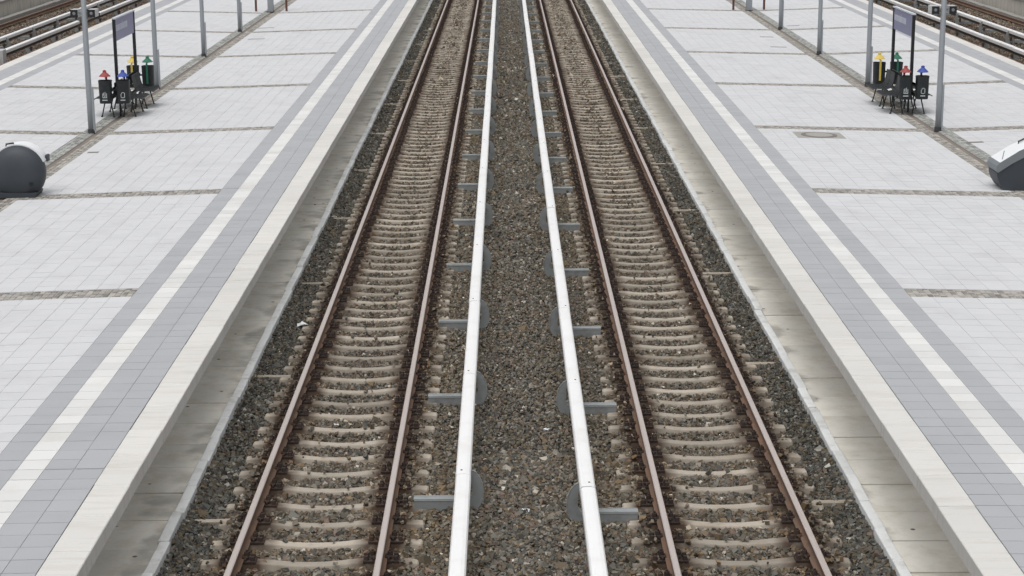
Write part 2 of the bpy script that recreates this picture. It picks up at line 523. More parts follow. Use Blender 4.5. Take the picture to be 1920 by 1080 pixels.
    path = structure('trackside_path', base.mesh('path_base', 'groove'))
    sm = MB().box(-0.345, 0.345, -L / 2 + 0.013, L / 2 - 0.013, -0.06, 0, 0, 0.004).mesh('path_slab', 'slab_left' if s < 0 else 'slab_right')
    km = MB().box(-0.058, 0.058, -L / 2 + 0.007, L / 2 - 0.007, -0.2, 0, 0, 0.010).mesh('kerb_stone', 'kerb')
    for k in range(n + 2):
        yc = slab0 + (k0 + k + 0.5) * L
        if Y0 + .5 < yc < Y1 - .5:
            link('path_slab', sm, path, (X(0.338), yc, -0.14 + random.uniform(-.006, .006)), (random.uniform(-.006, .006), 0, random.uniform(-.004, .004)))
        yc = kerb0 + (k0 + k + 0.5) * L
        if Y0 + .5 < yc < Y1 - .5:
            link('kerb_stone', km, path, (X(-0.068) + random.uniform(-.012, .012), yc, -0.10 + random.uniform(-.010, .008)),
                 (0, random.uniform(-.03, .03), random.uniform(-.012, .012)))
    return plat, zx, X, strips

platL, zL, XL, stripsL = platform(-1, -4.0, 11.30, 5.64, 25.33, 18.13, 17.40)
platR, zR, XR, stripsR = platform(1, 3.865, 10.95, 5.65, 25.0, 17.36, 17.62)

# ------------------------------------------------------------------ tracks
def rail_mesh():
    # S54-like section, running surface at z=0
    half = [(0.0, -0.155), (0.0625, -0.155), (0.0625, -0.143), (0.020, -0.122), (0.009, -0.105), (0.009, -0.055), (0.030, -0.040), (0.0345, -0.034), (0.0345, -0.010), (0.026, -0.001)]
    prof = half[1:] + [(-x, z) for x, z in half[1:]][::-1]
    n = len(prof)
    mats = [1] * n
    mats[8] = 0                       # running surface
    mats[7] = 0; mats[9] = 0
    mb = MB(); mb.prism_y(prof, Y0 + 0.5, Y1 - 0.5, mats)
    return mb.mesh('rail', ['rail_head', 'rail_side'])
RAIL = rail_mesh()

def sleeper_mesh():
    st = [(-1.145, -0.206, 0.056), (-1.13, -0.193, 0.066), (-0.95, -0.183, 0.070), (-0.58, -0.180, 0.068), (-0.44, -0.190, 0.064), (-0.30, -0.206, 0.062), (-0.15, -0.217, 0.061), (0, -0.220, 0.060)]
    st = st + [(-x, z, w) for x, z, w in st[:-1]][::-1]
    mb = MB(); V = []; F = []
    for x, z, w in st:
        V += [(x, -0.135, -0.40), (x, -w - 0.007, z - 0.010), (x, -w, z), (x, w, z), (x, w + 0.007, z - 0.010), (x, 0.135, -0.40)]
    for i in range(len(st) - 1):
        for k in range(6):
            k2 = (k + 1) % 6
            F.append((i * 6 + k, (i + 1) * 6 + k, (i + 1) * 6 + k2, i * 6 + k2))
    F.append((0, 1, 2, 3, 4, 5)); e = (len(st) - 1) * 6
    F.append((e + 5, e + 4, e + 3, e + 2, e + 1, e))
    mb.poly(V, F)
    return mb.mesh('sleeper', 'sleeper')
SLEEPER = sleeper_mesh()

def fastening_mesh():
    mb = MB()
    mb.box(-0.19, 0.19, -0.080, 0.080, -0.181, -0.158, 0, 0.004)          # rib plate
    for s in (-1, 1):
        mb.box(*sorted((s * 0.068, s * 0.088)), -0.075, 0.075, -0.158, -0.128, 0, 0.004)   # rib
        mb.box(*sorted((s * 0.040, s * 0.105)), -0.045, 0.045, -0.136, -0.117, 0, 0.008)   # clip
        mb.tube([(s * 0.092, 0, -0.12), (s * 0.092, 0, -0.075)], [0.032, 0.028], 6)         # nut
        mb.tube([(s * 0.092, 0, -0.078), (s * 0.092, 0, -0.055)], 0.013, 6)                 # bolt
        for t in (-1, 1):
            mb.tube([(s * 0.155, t * 0.045, -0.158), (s * 0.155, t * 0.045, -0.115)], [0.030, 0.022], 6)  # screw spike
    return mb.mesh('rail_fastening', 'fastening')
FAST = fastening_mesh()

def track(xc, s0, pitch, side):
    t = thing('railway_track', side + ' railway track with rusty rails on tan concrete sleepers', 'railway track', (xc, 0, 0))
    for dx in (-0.7525, 0.7525):
        link('rail', RAIL, t, (dx, 0, 0))
    k = int((Y0 - s0) / pitch)
    ys = []
    while s0 + k * pitch < 97:
        y = s0 + k * pitch
        k += 1
        if y < 12.5:
            continue
        y += random.uniform(-0.012, 0.012)
        ys.append(y)
        sl = link('sleeper', SLEEPER, t, (random.uniform(-.012, .012), y, random.uniform(-.003, .003)), (0, 0, random.uniform(-.006, .006)))
        for dx in (-0.7525, 0.7525):
            link('rail_fastening', FAST, sl, (dx, 0, 0))
    return ys
YSL = track(-2.325, 17.879, 0.5712, 'left')
YSR = track(2.217, 17.835, 0.5690, 'right')

# short concrete beams from the sleeper ends to the kerb
def beams(xa, xb, y0, pitch, side):
    w = xb - xa
    mb = MB(); mb.box(-w / 2, w / 2, -0.045, 0.045, -0.12, 0, 0, 0.008)
    me = mb.mesh('spacer_beam', 'sleeper')
    pl = ('nearest', 'second', 'third', 'fourth', 'fifth', 'sixth', 'seventh', 'eighth', 'ninth', 'tenth', 'eleventh', 'twelfth', 'thirteenth')
    for k in range(13):
        o = link('spacer_beam', me, None, ((xa + xb) / 2, y0 + pitch * k, -0.186 + random.uniform(-.004, .004)), (random.uniform(-.03, .03), random.uniform(-.008, .008), random.uniform(-.02, .02)))
        o['label'] = '%s narrow concrete beam in the ballast between %s track and %s kerb' % (pl[k], side, side)
        o['category'] = 'concrete beam'
        o['group'] = 'concrete beams along the %s kerb' % side
beams(-3.87, -3.33, 19.12, 5.74, 'left')
beams(3.215, 3.735, 19.60, 5.78, 'right')

# ------------------------------------------------------------------ third rails with white covers
def cover_mesh(L):
    out = [(-0.080, 0.165), (-0.085, 0.180), (-0.085, 0.270), (-0.070, 0.290), (-0.035, 0.300), (0.035, 0.300), (0.070, 0.290), (0.085, 0.270), (0.085, 0.180), (0.080, 0.165)]
    inn = [(x * 0.90, z - 0.010 if z > 0.2 else z) for x, z in out]
    prof = (out[::-1] + inn)
    # shell as strip of quads
    mb = MB(); n = len(out)
    a, b = 0.007, L - 0.007
    V = []
    for P in (out, inn):
        for y in (a, b):
            V += [(x, y, z) for x, z in P]
    F = []
    for i in range(n - 1):
        F.append((i, n + i, n + i + 1, i + 1))
        F.append((2 * n + i, 2 * n + i + 1, 3 * n + i + 1, 3 * n + i))
        F.append((i, i + 1, 2 * n + i + 1, 2 * n + i))
        F.append((n + i, 3 * n + i, 3 * n + i + 1, n + i + 1))
    F.append((0, 2 * n, 3 * n, n)); F.append((n - 1, 2 * n - 1, 4 * n - 1, 3 * n - 1))
    mb.poly(V, F)
    return mb.mesh('rail_cover', 'cover')

def screw_mesh():
    mb = MB(); mb.tube([(0, 0, 0), (0, 0, 0.006)], [0.013, 0.011], 8)
    return mb.mesh('screw', 'rust_paint')
SCREW = screw_mesh()

def bracket_mesh(m):
    """m=+1: the arm leaves towards -X (left track); hook on +X"""
    mb = MB()
    t = 0.022
    # arm: channel with a proud top flange
    def bx(x0, x1, *r, **k):
        a, b = sorted((m * x0, m * x1)); mb.box(a, b, *r, **k)
    bx(-0.57, 0.10, -t, t, -0.245, -0.112)
    bx(-0.575, 0.095, -0.022, 0.085, -0.110, -0.098)
    bx(-0.572, 0.08, 0.078, 0.088, -0.097, -0.092, mat=1)
    bx(-0.565, 0.06, -0.028, -0.0225, -0.117, -0.1105, mat=1)
    # hook plate: D-shaped plate rising behind the cover
    P = [(0.05, -0.245), (0.13, -0.235), (0.185, -0.175), (0.215, -0.09), (0.222, 0.0), (0.210, 0.09), (0.180, 0.165), (0.135, 0.222), (0.09, 0.245), (0.0, 0.245),
         (0.0, 0.205), (0.06, 0.19), (0.095, 0.12), (0.10, -0.02), (0.085, -0.10), (0.04, -0.13)]
    V = [(m * x, -0.016, z) for x, z in P] + [(m * x, 0.016, z) for x, z in P]
    n = len(P)
    # triangulate the C shape as a strip outer/inner
    outer = P[1:9]; inner = P[15:8:-1]
    k = len(P)
    pairs = [(0, 15), (1, 14), (2, 14), (3, 13), (4, 13), (5, 12), (6, 12), (7, 11), (8, 10), (9, 10)]
    F = []
    for (a, b), (c, d) in zip(pairs[:-1], pairs[1:]):
        f = [a, c, d, b] if b != d and a != c else ([a, c, b] if b == d else [a, d, b])
        if len(set(f)) < 3:
            continue
        F.append(tuple(f)); F.append(tuple(q + n for q in f[::-1]))
    for i in range(n):
        j = (i + 1) % n
        F.append((i, i + n, j + n, j))
    mb.poly(V, F)
    # rim on the outer edge
    rim = [(m * x, 0, z) for x, z in P[1:9]]
    mb.tube([(x, -0.014, z) for x, y, z in rim], 0.008, 5, mat=0)
    # insulator under the cover
    mb.tube([(0, 0, -0.13), (0, 0, -0.06), (0, 0, -0.06), (0, 0, 0.0), (0, 0, 0.02)], [0.05, 0.045, 0.06, 0.055, 0.03], 10, mat=2)
    return mb.mesh('bracket', ['bracket', 'bracket_edge', 'steel_dark'])

def conductor_mesh(y0, y1):
    prof = [(-0.03, 0.05), (0.03, 0.05), (0.03, 0.075), (0.008, 0.085), (0.008, 0.13), (0.03, 0.14), (0.03, 0.16), (-0.03, 0.16), (-0.03, 0.14), (-0.008, 0.13), (-0.008, 0.085), (-0.03, 0.075)]
    mb = MB(); mb.prism_y(prof, y0, y1)
    return mb.mesh('conductor_rail', 'steel_dark')

BR = {1: bracket_mesh(1), -1: bracket_mesh(-1)}
def third_rail(x, m, b0, pitch, y_from, y_to, label, joint=-0.29, gap=None):
    t = thing('third_rail', label, 'third rail', (x, 0, 0))
    cm = cover_mesh(pitch)
    k = int((y_from - b0) / pitch) - 1
    while b0 + k * pitch < y_to:
        y = b0 + k * pitch
        k += 1
        if y < y_from:
            continue
        link('bracket', BR[m], t, (0, y, 0))
        if gap and gap[0] < y + 0.5 * pitch < gap[1]:
            continue
        c = link('rail_cover', cm, t, (random.uniform(-.003, .003), y + joint, random.uniform(-.003, .003)), (random.uniform(-.0006, .0006), random.uniform(-.01, .01), random.uniform(-.0006, .0006)))
        link('screw', SCREW, c, (m * -0.02, 0.13, 0.2995))
    link('conductor_rail', conductor_mesh(y_from - 2, y_to), t)
third_rail(-0.742, 1, 19.53, 4.018, 11, 100, 'white covered third rail beside the left of the two middle tracks')
third_rail(0.636, -1, 19.08, 4.008, 11, 100, 'white covered third rail beside the right of the two middle tracks')

# ------------------------------------------------------------------ ballast stones
BOXF = np.array([(0, 3, 2), (0, 2, 1), (4, 5, 6), (4, 6, 7), (0, 1, 5), (0, 5, 4), (1, 2, 6), (1, 6, 5), (2, 3, 7), (2, 7, 6), (3, 0, 4), (3, 4, 7)])
BOXV = np.array([(-1, -1, -1), (1, -1, -1), (1, 1, -1), (-1, 1, -1), (-1, -1, 1), (1, -1, 1), (1, 1, 1), (-1, 1, 1)], float)
OCTV = np.array([(1, 0, 0), (-1, 0, 0), (0, 1, 0), (0, -1, 0), (0, 0, 1), (0, 0, -1)], float) * 1.35
OCTF = np.array([(0, 2, 4), (2, 1, 4), (1, 3, 4), (3, 0, 4), (2, 0, 5), (1, 2, 5), (3, 1, 5), (0, 3, 5)])
PAL = np.array((1.20, 1.14, 1.06)) * np.array([(.085, .083, .076), (.15, .145, .132), (.205, .197, .18), (.125, .103, .078), (.165, .132, .09), (.115, .122, .118), (.165, .13, .112), (.34, .33, .30), (.10, .092, .075), (.50, .50, .47)])
PW = np.array([.20, .20, .12, .13, .08, .10, .06, .025, .08, .005]); PW = PW / PW.sum()

def stones(name, P, size, box, label, tone):
    n = len(P)
    B, F0 = (BOXV, BOXF) if box else (OCTV, OCTF)
    k = len(B)
    V = B[None] + rng.uniform(-.42, .42, (n, k, 3))
    sc = size * 0.5 * np.exp(rng.normal(0, .28, (n, 1, 1))) * rng.uniform(.62, 1.2, (n, 1, 3))
    V = V * sc * 0.82
    q = rng.normal(size=(n, 4)); q /= np.linalg.norm(q, axis=1)[:, None]
    w, x, y, z = q.T
    R = np.stack([1 - 2 * (y * y + z * z), 2 * (x * y - z * w), 2 * (x * z + y * w), 2 * (x * y + z * w), 1 - 2 * (x * x + z * z), 2 * (y * z - x * w), 2 * (x * z - y * w), 2 * (y * z + x * w), 1 - 2 * (x * x + y * y)], 1).reshape(n, 3, 3)
    V = np.einsum('nij,nkj->nki', R, V) + P[:, None, :]
    F = (F0[None] + (np.arange(n) * k)[:, None, None]).reshape(-1, 3)
    me = np_mesh(name, V.reshape(-1, 3), F, 'stone')
    c = PAL[rng.choice(len(PAL), n, p=PW)] * rng.uniform(.8, 1.2, (n, 1))
    c = c * tone(P)
    a = me.attributes.new('col', 'FLOAT_COLOR', 'POINT')
    cc = np.concatenate([np.repeat(c, k, axis=0), np.ones((n * k, 1))], 1).astype(np.float32)
    a.data.foreach_set('color', cc.ravel())
    o = link(name, me)
    o['kind'] = 'stuff'; o['label'] = label; o['category'] = 'ballast'
    return o

def fbm(x, y):
    return (np.sin(x * 3.1 + y * 0.7) + np.sin(x * 1.3 - y * 1.9 + 2) + np.sin(y * 0.53 + x * 5.7 + 1) + np.sin(y * 2.9 - x * 2.2)) / 4

def tone_mid(P):
    x, y = P[:, 0], P[:, 1]
    t = np.ones((len(P), 3)) * 1.0
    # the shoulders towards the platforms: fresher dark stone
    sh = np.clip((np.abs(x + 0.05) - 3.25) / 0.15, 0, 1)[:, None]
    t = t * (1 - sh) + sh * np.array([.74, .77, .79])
    # rust and brake dust beside the rails
    dr = np.min(np.abs(x[:, None] - np.array([[-3.08, -1.575, 1.465, 2.968]])), axis=1)
    ru = (np.clip(1 - dr / 0.42, 0, 1) * (0.55 + 0.35 * fbm(x, y)))[:, None]
    t = t * (1 - ru) + ru * np.array([.92, .68, .46])
    ib = (np.minimum(np.abs(x + 2.325), np.abs(x - 2.217)) < .72)[:, None] * np.clip((y - 16) / 40, .25, .8)[:, None]
    t = t * (1 - ib) + t * ib * np.array([.98, .89, .80])
    br = np.clip(fbm(x * .8 + 3, y * .6) * .5 + .35, 0, 1)[:, None] * np.clip(1 - np.abs(np.abs(x + .05) - 1.05) / .9, 0, 1)[:, None]
    t = t * (1 - .6 * br) + .6 * br * np.array([1.10, .96, .72])
    return t

def ballast_points(ya, yb, dens, keep_sleeper):
    area = (3.74 + 3.875) * (yb - ya)
    n = int(area * dens)
    x = rng.uniform(-3.875, 3.74, n); y = rng.uniform(ya, yb, n)
    z = np.full(n, -0.247)
    ok = np.ones(n, bool)
    for xc, ys in ((-2.325, YSL), (2.217, YSR)):
        ys = np.array(ys)
        inside = np.abs(x - xc) < 1.165
        i = np.clip(np.searchsorted(ys, y), 1, len(ys) - 1)
        dy = np.minimum(np.abs(y - ys[i]), np.abs(y - ys[i - 1]))
        crib = inside & (dy >= 0.10)
        z = np.where(inside, -0.246, z)
        on = inside & (dy < 0.098)
        lucky = (rng.random(n) < keep_sleeper)
        lucky |= inside & (np.abs(x - xc) > 0.84) & (np.abs(x - xc) < 1.0) & (rng.random(n) < .60)
        lucky |= inside & (np.abs(x - xc) >= 1.0) & (rng.random(n) < .03)
        z = np.where(on & lucky, -0.180, z)
        # keep clear of the rail foot
        foot = inside & (np.abs(np.abs(x - xc) - 0.7525) < 0.11)
        ok &= ~((on & ~lucky) | (on & foot))
        z = np.where(foot, z - 0.03, z)
    z = z + 0.05 * np.clip((np.abs(x + 0.065) - 3.45) / 0.35, 0, 1)
    # the six-foot lies a little higher in a soft crown
    z = z + 0.035 * np.exp(-((x + 0.05) / 0.8) ** 2) + 0.010 * fbm(x * 1.2, y * 1.1) + rng.uniform(-.014, .018, n)
    return np.stack([x, y, z], 1)[ok]

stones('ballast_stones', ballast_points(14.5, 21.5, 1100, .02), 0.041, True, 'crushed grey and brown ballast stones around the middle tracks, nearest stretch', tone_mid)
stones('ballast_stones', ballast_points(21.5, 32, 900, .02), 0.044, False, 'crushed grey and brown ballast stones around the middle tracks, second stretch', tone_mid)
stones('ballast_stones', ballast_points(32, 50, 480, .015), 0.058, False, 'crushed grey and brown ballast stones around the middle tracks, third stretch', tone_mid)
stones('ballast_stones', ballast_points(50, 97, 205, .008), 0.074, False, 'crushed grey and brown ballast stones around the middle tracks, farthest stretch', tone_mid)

def tone_out(P):
    x, y = P[:, 0], P[:, 1]
    br = np.clip(.5 + .6 * fbm(x, y * .7), 0, 1)[:, None]
    return np.array([1.0, .96, .90]) * (1 - br) + br * np.array([1.05, .86, .77])
for s, xa, xb in ((-1, -22.4, -16.6), (1, 16.0, 22.0)):
    n = 20000
    P = np.stack([rng.uniform(xa, xb, n), rng.uniform(56, 97, n), rng.uniform(-.235, -.2, n)], 1)
    stones('ballast_stones', P, 0.066, False, 'reddish brown ballast of the outer tracks beyond the %s platform' % ('left' if s < 0 else 'right'), tone_out)

# ------------------------------------------------------------------ outer tracks, their third rails, walls
def outer(s, edge_out, c1, c2, wall_x, side, gap):
    for xc, nm in ((edge_out + s * 1.65, 'near outer'), (c2 + s * 1.58, 'far outer')):
        t = thing('railway_track', '%s track with dark rusty rails beyond the %s platform' % (nm, side), 'railway track', (xc, 0, 0))
        rm = MB()
        for dx in (-0.7525, 0.7525):
            link('rail', RAIL_OUT, t, (dx, 0, 0))
        y = 58.0 + (0.2 if s > 0 else 0)
        while y < 97:
            link('sleeper', SLEEPER, t, (0, y, -0.02))
            y += 0.62
    third_rail(c1, 1 if s > 0 else -1, 64.75 if s < 0 else 64.0, 4.0, 64.5 if s < 0 else 56.0, 100, 'nearer white covered third rail on the outer tracks beyond %s platform' % side, gap=gap)
    third_rail(c2, -1 if s > 0 else 1, 62.0, 4.0, 58.0, 100, 'farther white covered third rail on the outer tracks beyond %s platform' % side)
    # low retaining wall of concrete panels with a coping and a cable trough at its foot
    w = thing('retaining_wall', 'low concrete panel wall beyond the outer tracks at top %s' % side, 'wall', (wall_x, 0, 0))
    pm = MB().box(-0.09, 0.09, -1.495, 1.495, -0.5, 0.50, 0, 0.01).mesh('wall_panel', 'wall_concrete')
    cm_ = MB().box(-0.14, 0.14, -1.495, 1.495, 0.502, 0.60, 0, 0.012).mesh('wall_cap', 'concrete_dark')
    tm = MB().box(-0.16, 0.16, -0.745, 0.745, -0.30, -0.08, 0, 0.01).mesh('trough_lid', 'concrete_dark')
    y = 57.0
    while y < 112:
        link('wall_panel', pm, w, (random.uniform(-.008, .008), y, 0)); link('wall_cap', cm_, w, (0, y, 0))
        for q in (-0.75, 0.75):
            link('trough_lid', tm, w, (-s * 0.45, y + q, random.uniform(-.01, .01)), (random.uniform(-.01, .01), 0, 0))
        y += 3.0
    b = MB(); x0, x1 = sorted((wall_x + s * 0.12, wall_x + s * 40))
    b.box(x0, x1, 40, 200, -0.6, 0.38)
    structure('embankment', b.mesh('embankment', 'earth'))

def rail_mesh_out():
    half = [(0.0625, -0.155), (0.0625, -0.143), (0.012, -0.11), (0.009, -0.055), (0.034, -0.036), (0.034, -0.006), (0.026, 0.0)]
    prof = half + [(-x, z) for x, z in half][::-1]
    mats = [1] * len(prof); mats[6] = 0
    mb = MB(); mb.prism_y(prof, 48, Y1 - 0.5, mats)
    return mb.mesh('rail', ['rail_side', 'rail_side'])
RAIL_OUT = rail_mesh_out()
outer(-1, -15.30, -18.15, -19.50, -23.3, 'left', (77, 80.6))
outer(1, 14.815, 17.62, 19.2, 22.7, 'right', None)

# grey junction box at the cut end of the nearer left cover
jb = thing('junction_box', 'grey junction box at the end of the nearer outer third rail, left edge', 'junction box', (-18.1, 64.25, -0.235))
link('case', MB().box(-0.17, 0.17, -0.22, 0.22, 0.10, 0.62, 0, 0.02).mesh('case', 'speaker_case'), jb)
for q in (-0.12, 0.12):
    link('leg', MB().box(q - 0.02, q + 0.02, -0.03, 0.03, -0.2, 0.10).mesh('leg', 'steel_dark'), jb)

# ------------------------------------------------------------------ posts along the gutters
ORD = ('second', 'third', 'fourth')
def post_mesh(h, r0, r1):
    mb = MB(); mb.tube([(0, 0, 0.0), (0, 0, 0.9), (0, 0, h)], [r0, r0, r1], 16)
    return mb.mesh('pole', 'post_steel', True)
POLE = post_mesh(6.5, 0.066, 0.052)
FOOT = MB().tube([(0, 0, -0.02), (0, 0, 0.09)], [0.082, 0.078], 16).mesh('foot', 'post_foot')
COND = MB().box(0.055, 0.098, -0.04, 0.04, 0.06, 1.06, 0, 0.006).mesh('conduit', 'post_steel')
LAMP = MB().tube([(0, 0, 6.5), (0, 0, 6.56), (0, 0, 6.72), (0, 0, 6.80)], [0.06, 0.20, 0.26, 0.05], 16).mesh('lamp_head', 'speaker_case', True)
SPB = MB().box(-0.085, 0.085, 0.0, 0.36, -0.085, 0.085, 0).mesh('loudspeaker', 'speaker_case')
SPF = MB().box(-0.084, 0.084, -0.014, -0.002, -0.084, 0.084, 0).mesh('grille', 'black_metal')
SPC = MB().tube([(0, -0.022, 0), (0, -0.014, 0)], [0.026, 0.036], 12).mesh('cone', 'speaker_cone')
SPA = MB().box(-0.2, 0.2, 0.05, 0.09, -0.02, 0.02).mesh('arm', 'post_steel')

def posts(x, ys, zf, side, sp_off):
    for i, y in enumerate(ys):
        z = float(zf(x)) - 0.004
        if i == 0:
            lab = 'grey steel post with two black loudspeakers, nearest post on %s platform' % side
        else:
            lab = 'plain grey steel post on %s platform, %s from the loudspeaker post' % (side, ('next', 'second', 'third')[i - 1])
        t = thing('lamp_post', lab, 'post', (x, y, z), 0, 'steel posts on the %s platform' % side)
        link('pole', POLE, t); link('foot', FOOT, t); link('conduit', COND, t); link('lamp_head', LAMP, t)
        if i == 0:
            link('arm', SPA, t, (sp_off, 0, 2.73))
            for q in (-0.195, 0.195):
                b = link('loudspeaker', SPB, t, (q + sp_off, -0.06, 2.73))
                link('grille', SPF, b); link('cone', SPC, b)
posts(-9.77, (41.40, 49.50, 57.43, 65.45), zL, 'left', -0.02)
posts(9.58, (40.90, 49.10, 56.92, 65.12), zR, 'right', 0.0)

# thicker column with a rust-brown frame farther back
def column(x, y, zf, side):
    z = float(zf(x)) - 0.004
    t = thing('steel_column', 'thick grey steel column between two brown stakes, far end of %s platform' % side, 'column', (x, y, z))
    mb = MB(); mb.box(-0.11, 0.11, -0.11, -0.09, 0, 5.0); mb.box(-0.11, 0.11, 0.09, 0.11, 0, 5.0); mb.box(-0.008, 0.008, -0.0895, 0.0895, 0, 5.0)
    link('shaft', mb.mesh('shaft', 'post_steel'), t)
    link('base_plate', MB().box(-0.15, 0.15, -0.15, 0.15, -0.01, 0.025).mesh('base_plate', 'post_foot'), t)
    f = thing('brown_frame', 'rust brown steel frame straddling the far column on %s platform' % side, 'frame', (x, y + 0.15, z))
    st = MB().box(-0.04, 0.04, -0.04, 0.04, 0.0, 2.8).mesh('stake', 'rust_paint')
    for dx in (-0.61, 0.62):
        link('stake', st, f, (dx, 0, float(zf(x + dx)) - z))
    link('crossbar', MB().box(-0.66, 0.66, -0.03, 0.03, 2.82, 2.90).mesh('crossbar', 'rust_paint'), f)
column(-9.70, 73.75, zL, 'left')
column(9.50, 73.05, zR, 'right')

# ------------------------------------------------------------------ name signs, benches and waste bins
def sign(x, ya, yb, z, side, face):
    t = thing('platform_sign', 'blue-violet name board on two black posts, %s platform' % side, 'sign', (x, (ya + yb) / 2, z))
    L = yb - ya
    pm = MB().box(-0.035, 0.035, -0.035, 0.035, 0.39, 2.36).mesh('post', 'black_metal')
    link('base_beam', MB().box(-0.04, 0.04, -L / 2 - 0.1, L / 2 + 0.1, 0.33, 0.388).mesh('base_beam', 'black_metal'), t)
    for q in (-L / 2 + 0.2, L / 2 - 0.2):
        link('foot', MB().box(-0.02, 0.02, q - 0.02, q + 0.02, -0.01, 0.33).mesh('foot', 'black_metal'), t)
    for q in (-L / 2, L / 2):
        link('post', pm, t, (0, q, 0))
    bd = link('board', MB().box(-0.02, 0.02, -L / 2 + 0.037, L / 2 - 0.037, 1.83, 2.345).mesh('board', 'sign_board'), t)
    link('top_trim', MB().box(-0.045, 0.045, -L / 2 - 0.035, L / 2 + 0.035, 2.362, 2.395).mesh('top_trim', 'sign_trim'), t)
    # a line of worn white lettering (too small in the photograph to read), set at the reader's left
    r = random.Random(3)
    mb = MB()
    for fc in (face, -face):
        u = 0.12
        k = 0
        while u < 1.42:
            wd = r.choice((0.05, 0.065, 0.075))
            hh = 0.20 if k == 0 or r.random() < .22 else 0.15
            # each mark is a ring of strokes: two stems and a bar
            for (a, b, c, d) in ((0, 0.022, 0, hh), (wd - 0.022, wd, 0, 0.145), (0.023, wd - 0.023, 0.0 if r.random() < .5 else 0.115, 0.145)):
                if d - c < 0.03:
                    d = c + 0.022
                y0 = (-L / 2 + u + a) if fc > 0 else (L / 2 - u - b)
                y1 = y0 + (b - a)
                xx = sorted((fc * 0.0205, fc * 0.0235))
                mb.box(xx[0], xx[1], y0, y1, 2.06 + c, 2.06 + d)
            u += wd + 0.03; k += 1
    lt = link('lettering', mb.mesh('lettering', 'lettering'), bd)
    lt['kind'] = 'stuff'
    return t
zs = 0.835
sign(-9.67, 44.0, 46.3, zs, 'left', 1)
sign(9.57, 43.8, 46.0, zs, 'right', -1)

def shell_mesh():
    """one wire-mesh seat shell; sits towards +X, back near x=0"""
    pr = [(0.045, 0.82), (0.055, 0.73), (0.075, 0.62), (0.105, 0.52), (0.165, 0.455), (0.27, 0.435), (0.40, 0.448), (0.51, 0.452), (0.565, 0.43)]
    mb = MB(); w = 0.225
    n = len(pr)
    cols_ = np.linspace(-w, w, 12)
    # wires running down the seat and across it, plus a thin pan so that it reads dense
    for y in cols_:
        edge = abs(y) > w - 0.01
        mb.tube([(x, y, z) for x, z in pr], 0.011 if edge else 0.006, 4)
    dense = []
    for i in range(n - 1):
        for q in (0, 0.5):
            dense.append((pr[i][0] * (1 - q) + pr[i + 1][0] * q, pr[i][1] * (1 - q) + pr[i + 1][1] * q))
    dense.append(pr[-1])
    for i, (x, z) in enumerate(dense):
        r = 0.012 if i in (0, len(dense) - 1) else 0.006
        mb.tube([(x, -w, z), (x, w, z)], r, 4)
    V = []
    for y in (-w, w):
        V += [(x + 0.004, y, z - 0.004) for x, z in pr]
    mb.poly(V, [(i, i + 1, n + i + 1, n + i) for i in range(n - 1)], 0)
    return mb.mesh('seat', 'mesh_metal')
SHELL = shell_mesh()
BEAM = MB().box(0.20, 0.25, -0.49, 0.49, 0.375, 0.415).mesh('beam', 'black_metal')
LEGO = MB().tube([(0.24, 0, 0.38), (0.30, 0, 0.36), (0.385, 0, 0.02)], 0.016, 8).tube([(0.385, 0, 0.025), (0.392, 0, 0.0)], [0.022, 0.034], 8).mesh('leg', 'black_metal')
LEGI = MB().tube([(0.21, 0, 0.38), (0.16, 0, 0.36), (0.10, 0, 0.02)], 0.016, 8).tube([(0.10, 0, 0.025), (0.095, 0, 0.0)], [0.022, 0.034], 8).mesh('leg', 'black_metal')

def bench(x, y, z, s, lab, group):
    t = thing('bench', lab, 'bench', (x, y, z), 0 if s > 0 else math.pi, group)
    for q in (-0.235, 0.235):
        link('seat', SHELL, t, (0, q, 0))
    link('beam', BEAM, t)
    for q in (-0.46, 0.46):
        link('leg', LEGO, t, (0, q, 0)); link('leg', LEGI, t, (0, q, 0))
for side, xc, y1, y2, zf in (('left', -9.655, 44.38, 45.80, zL), ('right', 9.46, 44.02, 45.30, zR)):
    for s in (-1, 1):
        inner = (s > 0) == (side == 'left')
        zz = float(zf(xc + s * 0.39)) 
        for y, w in ((y1, 'nearer'), (y2, 'farther')):
            bench(xc + s * 0.02, y, zz, s, '%s dark wire mesh bench on %s platform facing %s' % (w, side, 'the middle tracks' if inner else 'the outer tracks'),
                  'wire mesh benches back to back on the %s platform' % side)

